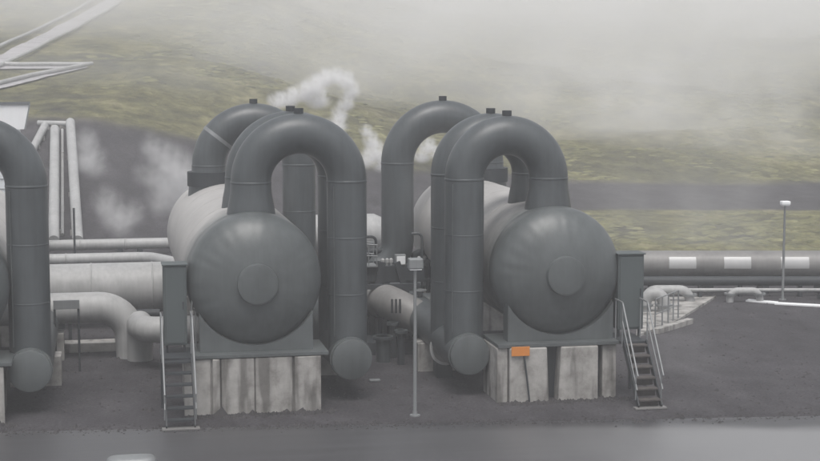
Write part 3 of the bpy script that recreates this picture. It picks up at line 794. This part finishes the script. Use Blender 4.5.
mb = thing('valve_cluster', 'row of small pale valves on the dark beam beside the white box', 'valve row', WY(385, 266, Yc))
for k, px in enumerate((383, 387.5, 391.5)):
    q = WY(px, 262, Yc-.0)
    MB().lathe((q.x, Yc+.05, zbm+.243), (0, 0, 1), [(0, 0), (0, .03), (.08, .03), (.08, .055), (.17, .055), (.2, .02), (.2, 0)], 14).build('valve', M['silver'], mb, sharp=30)

# cone reducer and flanged elbow in front
Yd = 42.3
def P3(px, py, Y): return WY(px, py, Y)
el = thing('flanged_elbow', 'fat grey elbow pipe slanting down to a cut flange between the vessels', 'pipe', P3(400, 330, Yd))
pts = [P3(372, 302, Yd+2.5), P3(384, 300, Yd+1), P3(402, 308, Yd), P3(425, 322, Yd-.3)]
pth = bent([pts[0], pts[1], pts[2], pts[3]], 1.2, 8)
MB().tube(pth, .46, 36).build('pipe', M['silver_dull'], el)
dd = (pts[3]-pts[2]).normalized()
MB().lathe(pts[3], dd, [(-.04, .46), (-.04, .56), (.05, .56), (.05, .46), (.05, 0)], 36).build('flange', M['silver'], el, sharp=30)
for k in range(3):
    q = P3(392+k*4, 305, Yd-.4)
    MB().tube([(q.x, q.y, q.z-.22), (q.x, q.y, q.z+.16)], .028, 8).build('bolt_handle', M['dark'], el)
cn = thing('reducer_cone', 'pale cone shaped pipe reducer beside the header left of the orange sign', 'pipe', P3(438, 332, 40.5))
pc = P3(444, 346, 39.2); pd = P3(428, 330, 41.2)
dv = (pd-pc).normalized()
MB().lathe(pc, dv, [(-.3, 0), (-.3, .36), (0, .36), (.5, .30), (1.2, .28), (1.6, .28)], 32).build('pipe', M['silver_dull'], cn, sharp=40)
MB().lathe(pc, dv, [(-.31, .36), (-.31, .43), (-.22, .43), (-.22, .36)], 32).build('flange', M['silver'], cn, sharp=30)
MB().box(pc.x-.2, pc.x+.2, pc.y-.1, pc.y+.4, 0, pc.z-.3).build('support', M['dark'], cn)
# vertical pipes with white tops left of the lamp post
for (px, pyt, pyb, Y, r, mat, lab) in ((383, 336, 385, 41.5, .2, M['paint'], 'stubby grey riser with round flange between the vessels'), (393, 322, 385, 42.0, .09, M['dark'], 'thin dark riser behind the stubby grey one'),
                                       (401, 330, 380, 41.0, .1, M['dark'], 'thin dark riser nearest the lamp post between the vessels')):
    q = P3(px, pyt, Y)
    t = thing('riser_pipe', lab, 'pipe', (q.x, Y, 0), 'riser pipes between the vessels')
    MB().tube([(q.x, Y, 0), (q.x, Y, q.z)], r, 20).build('pipe', mat, t)
    MB().lathe((q.x, Y, q.z), (0, 0, 1), [(-.08, r), (-.08, r+.08), (0, r+.08), (0, 0)], 20).build('flange', M['paint'], t, sharp=30)
q = G(376, 382); o = MB().box(q.x-.16, q.x+.12, q.y, q.y+.15, 0, .06).build('ground_box', M['galv'], bevel=.02); tag(o, 'tiny pale box lying on the gravel beside the nearer header cap', 'box')
# low steel skid behind
sk = thing('pipe_skid', 'dark low skid carrying the pipework between the two vessels', 'skid', P3(390, 370, 42.5))
xa, xb = P3(362, 360, 42.6).x, P3(424, 360, 42.6).x
MB().box(xa, xb, 42.4, 43.6, 0, .35).build('base', M['dark'], sk, bevel=.01)
for x in (xa+.1, (xa+xb)/2, xb-.1):
    MB().box(x-.06, x+.06, 43.2, 43.3, .352, 1.7).build('post', M['dark'], sk)
MB().box(xa, xb, 43.17, 43.33, 1.703, 1.83).build('crossbeam', M['dark'], sk)
MB().tube([(xa-.6, 43.9, 1.15), (xb+.9, 43.9, 1.15)], .3, 24).build('cross_pipe', M['paint'], sk)
cl = thing('pipe_rack', 'dense dark rack of thin pipes and brackets behind the fat grey elbow', 'pipe rack', P3(400, 330, 45.2))
for k, px in enumerate((362, 368, 376, 386, 404, 414, 422, 428)):
    q = P3(px, 300, 45.2+.15*(k % 3)); hh = (3.1, 2.5, 2.9, 2.2, 2.8, 2.4, 3.0, 2.6)[k]; r_ = (.05, .09, .04, .12, .05, .1, .04, .07)[k]
    MB().tube(bent([(q.x, q.y, 0), (q.x, q.y, hh), (q.x+(.5 if k % 2 else -.4), q.y, hh), (q.x+(.5 if k % 2 else -.4), q.y+.8, hh-.1)], .14, 5), r_, 12).build('riser', M['dark'] if k % 3 else M['paint'], cl)
for zz in (.9, 1.6, 2.15):
    MB().box(P3(358, 300, 45.2).x, P3(432, 300, 45.2).x, 45.05, 45.12, zz, zz+.09).build('bracket', M['dark'], cl)
for k, px in enumerate((380, 407, 420)):
    q = P3(px, 318, 43.2-.2*k); vz = (1.5, 1.25, 1.7)[k]
    t = thing('gate_valve', ('dark gate valve with handwheel left of the fat elbow', 'dark gate valve with handwheel behind the pale lamp post', 'dark gate valve with handwheel right of the pale lamp post')[k], 'valve', (q.x, q.y, 0), 'gate valves between the vessels')
    MB().tube([(q.x, q.y, 0), (q.x, q.y, vz)], .07, 14).build('stem', M['dark'], t)
    MB().lathe((q.x, q.y, vz-.55), (0, 0, 1), [(0, .07), (0, .16), (.05, .16), (.09, .12), (.2, .13), (.26, .16), (.3, .16), (.3, .07)], 20).build('body', M['paint'], t, sharp=30)
    MB().tube([(q.x+.17*math.cos(u), q.y+.17*math.sin(u), vz) for u in [2*math.pi*j/18 for j in range(19)]], .016, 8, caps=False).build('handwheel', M['galv'], t)
    MB().beam((q.x-.17, q.y, vz), (q.x+.17, q.y, vz), .02, .02).build('spoke', M['galv'], t)
# right of the nearer vessel: bright elbow low behind
q = P3(312, 322, 42.5)
el2 = thing('bright_elbow', 'bright elbow pipe peeping out right of the nearer vessel above its concrete block', 'pipe', (q.x, 42.5, 0))
MB().tube(bent([(q.x-.9, 43.3, q.z+.25), (q.x+.1, 42.5, q.z+.25), (q.x+.1, 42.5, -.1)], .5, 8), .33, 28).build('pipe', M['silver'], el2)
MB().lathe((q.x+.1, 42.5, .9), (0, 0, 1), [(0, .33), (0, .42), (.08, .42), (.08, .33)], 28).build('flange', M['galv'], el2, sharp=30)
# pale tank between the legs
q = P3(350, 226, 55)
tk = thing('drain_tank', 'pale horizontal tank seen in the gap behind the two vessels', 'tank', (q.x, 55, 0))
zq = P3(372, 233, 55).z
MB().lathe((P3(300, 233, 55).x, 55, zq), (1, 0, 0), [(0, 0), (.1, .5), (.4, .68), (2.6, .68), (3.0, .5), (3.1, 0)], 36).build('shell', M['silver'], tk)
for x in (P3(320, 233, 55).x, P3(360, 233, 55).x): MB().box(x-.15, x+.15, 54.7, 55.3, 0, zq-.5).build('leg', M['concrete'], tk)

# ------------------------------------------------------------------ white building
YBd = 62.0
bx1 = WY(25, 130, YBd).x
zt = WY(10, 104, YBd).z; zw = WY(5, 210, YBd).z
bd = thing('plant_building', 'white metal clad building with a framed parapet at the photo edge', 'building', (bx1-8, YBd, 0))
MB().box(bx1-16, bx1-.45, YBd+.35, YBd+6, zw, zt-1.0).build('wall', M['siding'], bd)
MB().box(bx1-16, bx1-.43, YBd+.33, YBd+6.02, -.2, zw-.003).build('plinth', M['roof'], bd)
for k in range(11):
    z = zw+.38*(k+1)
    if z < zt-1.05: MB().box(bx1-16, bx1-.44, YBd+.325, YBd+.345, z, z+.025).build('siding_joint', M['galv'], bd)
mb = MB(); xs = bx1+.18
vs = [(bx1-16, YBd, zt-.95), (bx1-.02, YBd, zt-.95), (xs, YBd, zt), (bx1-16, YBd, zt)]; vs += [(x, y+.3, z) for x, y, z in vs]
mb.add(vs, [(0, 1, 2, 3), (7, 6, 5, 4), (1, 5, 6, 2), (3, 2, 6, 7), (0, 4, 5, 1), (0, 3, 7, 4)])
mb.build('parapet', M['white'], bd)
MB().beam((bx1-16, YBd-.03, zt+.03), (xs+.03, YBd-.03, zt+.03), .06, .1).build('parapet_trim', M['roof'], bd)
MB().beam((xs+.02, YBd-.03, zt), (bx1, YBd-.03, zt-.95), .05, .07, (0, 1, 0)).build('parapet_trim', M['galv'], bd)
MB().beam((bx1-16, YBd+.3, zw), (bx1-.4, YBd+.3, zw), .08, .12).build('drip_rail', M['white'], bd)

# ------------------------------------------------------------------ foreground block
q = G(131, 459, .0)  # low pale rounded block for a shape of unknown kind
mb = MB(); nn = 28
vs = []; fs = []
prof = [(1.0, 0), (1.0, .06), (.97, .11), (.88, .15), (.6, .17), (0.02, .175)]
for r_, z in prof:
    for k in range(nn):
        a_ = 2*math.pi*k/nn; ca, sa = math.cos(a_), math.sin(a_)
        vs.append((q.x+.5*r_*math.copysign(abs(ca)**.55, ca), q.y-.45+.28*r_*math.copysign(abs(sa)**.55, sa), z))
for i in range(len(prof)-1):
    for k in range(nn): fs.append((i*nn+k, i*nn+(k+1) % nn, (i+1)*nn+(k+1) % nn, (i+1)*nn+k))
mb.add(vs, fs, True); o = mb.build('pale_block', M['galv']); tag(o, 'pale rounded block on the asphalt at the bottom edge of the photo', 'marker block')

# ------------------------------------------------------------------ loose stones and tufts
def stones():
    mb = MB()
    for i in range(5200):
        d = random.uniform(35.8, 64)**1.0; a = random.uniform(-.30, .30)*d
        if random.random() < .5: d = 36+abs(random.gauss(0, 7)); a = random.uniform(-.30, .30)*d
        x, y = xy(a, d); s = min(.16, .022*math.exp(random.gauss(0, .55)))
        if any(cx-1.9 < x < cx+1.9 and 35.8 < y < 49 for cx in CX): continue
        vs = [(x+s*random.uniform(.7, 1.3)*dx_, y+s*random.uniform(.7, 1.3)*dy_, s*random.uniform(.5, .9)*dz_) for dx_, dy_, dz_ in ((1, 0, 0), (0, 1, 0), (-1, 0, 0), (0, -1, 0), (.2, .1, 1))]
        mb.add(vs, [(0, 1, 4), (1, 2, 4), (2, 3, 4), (3, 0, 4)])
    for cx, wd in ((CX[1], 1.6), (CX[2], 1.5), (CX[0], 1.6)):   # rubble banked against the footings
        for i in range(420):
            x = cx+random.uniform(-wd-.15, wd+.15); y = 35.9-abs(random.gauss(0, .16)); s = .028*math.exp(random.gauss(0, .5))
            vs = [(x+s*random.uniform(.7, 1.3)*dx_, y+s*random.uniform(.7, 1.3)*dy_, s*random.uniform(.7, 1.3)*dz_) for dx_, dy_, dz_ in ((1, 0, 0), (0, 1, 0), (-1, 0, 0), (0, -1, 0), (.2, .1, 1))]
            mb.add(vs, [(0, 1, 4), (1, 2, 4), (2, 3, 4), (3, 0, 4)])
    for i in range(1500):                       # gravel spilled over the road edge
        px = random.uniform(-60, 880); py = 424-.0195*(px-410)+random.gauss(0, 2.2)
        g_ = G(px, py); x, y = g_.x, g_.y; s = min(.09, .02*math.exp(random.gauss(0, .5)))
        vs = [(x+s*random.uniform(.7, 1.3)*dx_, y+s*random.uniform(.7, 1.3)*dy_, .004+s*random.uniform(.5, .9)*dz_) for dx_, dy_, dz_ in ((1, 0, 0), (0, 1, 0), (-1, 0, 0), (0, -1, 0), (.2, .1, 1))]
        mb.add(vs, [(0, 1, 4), (1, 2, 4), (2, 3, 4), (3, 0, 4)])
    m = metal('lava_stone', (.045, .042, .044), .95, .4, .1)
    o = mb.build('gravel', m); o['kind'] = 'stuff'; o['label'] = 'loose dark lava gravel scattered over the yard'; o['category'] = 'gravel'
stones()
def mounds():
    mb = MB(); n = 0
    while n < 22000:
        k = random.random()
        d = random.uniform(65, 85) if k < .25 else 94+180*random.random()**1.7; a = random.uniform(-.34, .34)*d
        c = lerp_tab(CRD, a); f = lerp_tab(FOOT, a)
        if d < c+1.0 and not (a > 5 and 66 < d < f-1.0): continue
        n += 1
        if noise.noise(Vector((a*.1, d*.1, 3))) < -.1: continue
        ok = True
        for pl in ROADS:
            for p0, p1 in zip(pl, pl[1:]):
                ab = (p1[0]-p0[0], p1[1]-p0[1]); l2 = ab[0]**2+ab[1]**2
                t = max(0, min(1, ((a-p0[0])*ab[0]+(d-p0[1])*ab[1])/l2))
                if math.hypot(a-p0[0]-t*ab[0], d-p0[1]-t*ab[1]) < 6: ok = False
        if not ok: continue
        x, y = xy(a, d); z = hfull(a, d)-.08
        s = random.uniform(.10, .34)*(1+max(0, d-100)/160); hgt = s*random.uniform(.3, .6); ph = random.random()*6
        vs = []
        for (rr, zz) in ((1, 0), (.8, .55), (.35, .92)):
            for k in range(7):
                q = ph+k*2*math.pi/7; j = random.uniform(.75, 1.25)*rr*s
                vs.append((x+j*1.5*math.cos(q), y+j*math.sin(q), z+hgt*zz*random.uniform(.85, 1.1)))
        vs.append((x, y, z+hgt))
        fs = [(i*7+k, i*7+(k+1) % 7, i*7+7+(k+1) % 7, i*7+7+k) for i in range(2) for k in range(7)]+[(14+k, 14+(k+1) % 7, 21) for k in range(7)]
        mb.add(vs, fs, True)
    m, nt, b = new_mat('moss_hummock')
    tc = N(nt, 'ShaderNodeTexCoord'); n1 = N(nt, 'ShaderNodeTexNoise', in_Scale=.5, in_Detail=8.0, in_Roughness=.75); nt.links.new(tc.outputs['Object'], n1.inputs['Vector'])
    r = ramp(nt, n1.outputs[0], [(.36, (.065, .066, .045)), (.46, (.11, .11, .055)), (.56, (.175, .168, .08)), (.66, (.25, .24, .125))]); nt.links.new(r.outputs[0], b.inputs['Base Color'])
    b.inputs['Roughness'].default_value = .95
    o = mb.build('moss_hummocks', m); o['kind'] = 'stuff'; o['label'] = 'low hummocks of dry moss and grass on the lava slope'; o['category'] = 'moss'
mounds()

# ------------------------------------------------------------------ air: haze and steam
def haze_box():
    m = bpy.data.materials.new('haze_air'); m.use_nodes = True; nt = m.node_tree; nt.nodes.clear()
    out = nt.nodes.new('ShaderNodeOutputMaterial'); pv = nt.nodes.new('ShaderNodeVolumePrincipled')
    pv.inputs['Color'].default_value = (.97, .975, .985, 1); pv.inputs['Density'].default_value = HAZE; pv.inputs['Anisotropy'].default_value = 0.0
    nt.links.new(pv.outputs[0], out.inputs['Volume'])
    o = MB().box(-1250, 1350, -400, 1150, -14, HTOP).build('haze', m); o['kind'] = 'stuff'
HAZE = .0025; HTOP = 104
haze_box()

def steam_mat(name, dens, scale, lo, hi, stretch=(1, 1, 1), detail=5.0, soft=1.0):
    """density = noise, faded towards the rim of the object's own box"""
    m = bpy.data.materials.new(name); m.use_nodes = True; nt = m.node_tree; nt.nodes.clear(); L = nt.links
    out = nt.nodes.new('ShaderNodeOutputMaterial'); pv = nt.nodes.new('ShaderNodeVolumePrincipled')
    pv.inputs['Color'].default_value = (.99, .99, .99, 1); pv.inputs['Anisotropy'].default_value = -.1
    tc = N(nt, 'ShaderNodeTexCoord'); mp = N(nt, 'ShaderNodeMapping'); mp.inputs['Scale'].default_value = stretch
    L.new(tc.outputs['Object'], mp.inputs[0])
    n = N(nt, 'ShaderNodeTexNoise', in_Scale=scale, in_Detail=detail, in_Roughness=.6, in_Distortion=.6); L.new(mp.outputs[0], n.inputs['Vector'])
    r = N(nt, 'ShaderNodeMapRange', interpolation_type='SMOOTHSTEP'); r.inputs['From Min'].default_value = lo; r.inputs['From Max'].default_value = hi; L.new(n.outputs[0], r.inputs[0])
    g = N(nt, 'ShaderNodeVectorMath', operation='MULTIPLY_ADD'); g.inputs[1].default_value = (2, 2, 2); g.inputs[2].default_value = (-1, -1, -1)
    L.new(tc.outputs['Generated'], g.inputs[0])
    ln = N(nt, 'ShaderNodeVectorMath', operation='LENGTH'); L.new(g.outputs[0], ln.inputs[0])
    f = N(nt, 'ShaderNodeMapRange', interpolation_type='SMOOTHSTEP'); f.inputs['From Min'].default_value = 1.0; f.inputs['From Max'].default_value = 1-soft; L.new(ln.outputs['Value'], f.inputs[0])
    m1 = N(nt, 'ShaderNodeMath', operation='MULTIPLY'); L.new(r.outputs[0], m1.inputs[0]); L.new(f.outputs[0], m1.inputs[1])
    m2 = N(nt, 'ShaderNodeMath', operation='MULTIPLY'); m2.inputs[1].default_value = dens; L.new(m1.outputs[0], m2.inputs[0])
    L.new(m2.outputs[0], pv.inputs['Density']); L.new(pv.outputs[0], out.inputs['Volume'])
    return m

def blob(name, c, rx, ry, rz, mat, label, rot=0, tilt=0, grp=None):
    mb = MB(); n1_, n2_ = 12, 20
    prof = [(-math.cos(math.pi*i/n1_), math.sin(math.pi*i/n1_)) for i in range(n1_+1)]
    mb.lathe((0, 0, 0), (0, 0, 1), prof, n2_)
    mb.v = [(x*rx, y*ry, z*rz) for x, y, z in mb.v]
    o = mb.build(name, mat); o.location = c; o.rotation_euler = (0, tilt, -TH+rot)
    o['kind'] = 'stuff'; o['label'] = label; o['category'] = 'steam'
    if grp: o['group'] = grp
    return o

fog = steam_mat('fog_bank', .10, .045, .36, .68, (1, 1, 1.3), 5.0, .9)
fog2 = steam_mat('fog_sheet', .16, .07, .36, .70, (1, 1, 1.2), 4.0, .95)
fog3 = steam_mat('fog_far', .035, .03, .22, .6, (1, 1, 2), 4.0, .7)
blob('fog_bank', D(720, 8, 148), 44, 28, 12.5, fog, 'thick white fog bank rolling over the upper hill')
blob('fog_bank', D(375, 30, 125), 20, 20, 9, fog, 'white fog bank drifting over the hill above the arches')
blob('fog_bank', D(735, 150, 112), 12, 12, 9, fog2, 'thin low fog sheet over the grass at the right')
blob('fog_bank', D(610, 95, 118), 16, 16, 6, fog2, 'ragged fog scrap hanging on the hill right of the arches')
blob('fog_bank', D(70, 0, 150), 36, 30, 10, fog3, 'thin grey fog around the zigzag track')
blob('fog_bank', D(150, 75, 105), 16, 9, 4.5, steam_mat('fog_thin', .04, .06, .25, .7, (1, 1, 1.4), 4.0, .9), 'faint fog veiling the mossy hill above the pale slope pipelines')
blob('fog_bank', D(560, 10, 215), 120, 50, 20, fog3, 'far pale fog covering the top of the hill')

blob('fog_bank', D(700, 215, 68), 6.5, 6, 5, steam_mat('fog_drift', .10, .12, .34, .7, (1, 1, .6), 4.0, 1.0), 'thin mist drifting across the dark strip above the slim lamp post')
blob('fog_bank', D(672, 345, 41), 2.2, 1.8, 2.2, steam_mat('yard_mist', .10, .3, .34, .7, (1, 1, .5), 4.0, 1.0), 'faint mist over the dark yard right of the rust brown steps')

def plume(label, pts, d, dens, mat, grp='plumes of venting steam'):
    """pts: (px, py, radius px, slenderness) -> one puff each, a billowing chain"""
    root = thing('steam_plume', label, 'steam', D(pts[0][0], pts[0][1], d), grp); root['kind'] = 'stuff'
    for k, (px, py, r_) in enumerate(pts):
        c = D(px, py, d+.5*math.sin(k*1.7)); r_ = r_*d/F_PX*(1.45 if mat.name == 'steam_thin' else 1.0)
        mb = MB(); prof = [(-math.cos(math.pi*i/8), math.sin(math.pi*i/8)) for i in range(9)]
        mb.lathe((0, 0, 0), (0, 0, 1), prof, 14)
        q = random.uniform(.85, 1.2); mb.v = [(x*r_*q, y*r_, z*r_/q) for x, y, z in mb.v]
        o = mb.build('puff', mat); o.location = c; o.parent = root; o.matrix_parent_inverse = Matrix_T(-root.location)
        o['kind'] = 'stuff'
wisp = steam_mat('steam_wisp', 10.0, 1.1, .37, .68, (1, 1, .85), 5.0, 1.0)
thin = steam_mat('steam_thin', 1.2, .55, .34, .74, (1, 1, .8), 5.0, 1.0)
plume('white curl of steam rising and hooking over behind the nearer arches', [(278, 100, 13), (290, 97, 14), (303, 92, 15), (314, 85, 15), (324, 78, 13), (335, 75, 13), (346, 79, 13), (352, 89, 12), (347, 101, 12), (340, 112, 13), (337, 124, 14), (318, 98, 16)], 60, 1, wisp)
plume('small bright flame shaped puff of steam between the two sets of arches', [(366, 130, 9), (371, 140, 12), (376, 151, 14), (366, 158, 13), (380, 162, 12)], 62, 1, wisp)
plume('small puff of steam seen through the opening of the rear arch', [(428, 145, 12), (422, 155, 12), (436, 152, 10)], 62, 1, wisp)
plume('slanting streak of steam drifting across the dark slope to the nearer vessel', [(150, 143, 11), (158, 150, 14), (168, 158, 16), (178, 166, 17), (188, 174, 18), (196, 184, 18), (180, 186, 18), (166, 180, 17), (152, 172, 16), (176, 198, 17), (160, 196, 16)], 66, 1, thin)
plume('faint patch of steam on the dark slope beside the pale pipelines', [(84, 138, 13), (88, 150, 15), (94, 162, 15), (84, 160, 12)], 68, 1, thin)
plume('faint low patch of steam near the foot of the dark slope', [(104, 200, 14), (112, 210, 16), (122, 218, 15), (132, 212, 14), (120, 226, 13)], 67, 1, thin)

# ------------------------------------------------------------------ light, world, camera
w = bpy.data.worlds.new('World'); sc.world = w; w.use_nodes = True; nt = w.node_tree
bg = nt.nodes['Background']; sky = nt.nodes.new('ShaderNodeTexSky'); sky.sky_type = 'NISHITA'; sky.sun_disc = False
EL, AZ = 66, 190
sky.sun_elevation = math.radians(EL); sky.sun_rotation = math.radians(AZ); sky.dust_density = 4; sky.air_density = 1.0
hs = nt.nodes.new('ShaderNodeHueSaturation'); hs.inputs['Saturation'].default_value = .3
nt.links.new(sky.outputs[0], hs.inputs['Color']); nt.links.new(hs.outputs[0], bg.inputs['Color'])
bg.inputs['Strength'].default_value = .12
sun = bpy.data.lights.new('sun', 'SUN'); sun.energy = 1.5; sun.angle = math.radians(30); sun.color = (1, .97, .93)
so = bpy.data.objects.new('sun', sun); COL.objects.link(so)
azr = math.radians(AZ); dirn = Vector((math.sin(azr)*math.cos(math.radians(EL)), math.cos(azr)*math.cos(math.radians(EL)), math.sin(math.radians(EL))))
so.rotation_euler = dirn.to_track_quat('Z', 'Y').to_euler()

cam = bpy.data.cameras.new('camera'); co = bpy.data.objects.new('camera', cam); COL.objects.link(co)
co.location = (0, 0, H); co.rotation_euler = (math.pi/2-PH, 0, -TH)
cam.sensor_width = 36; cam.lens = 36*F_PX/820; cam.clip_end = 4000
sc.camera = co
sc.view_settings.view_transform = 'Standard'; sc.view_settings.look = 'None'; sc.view_settings.gamma = 1
sc.view_settings.exposure = 0.5
sc.cycles.volume_bounces = 4; sc.cycles.max_bounces = 8
sc.cycles.volume_step_rate = 2.0; sc.cycles.volume_max_steps = 128
sc.cycles.use_denoising = True
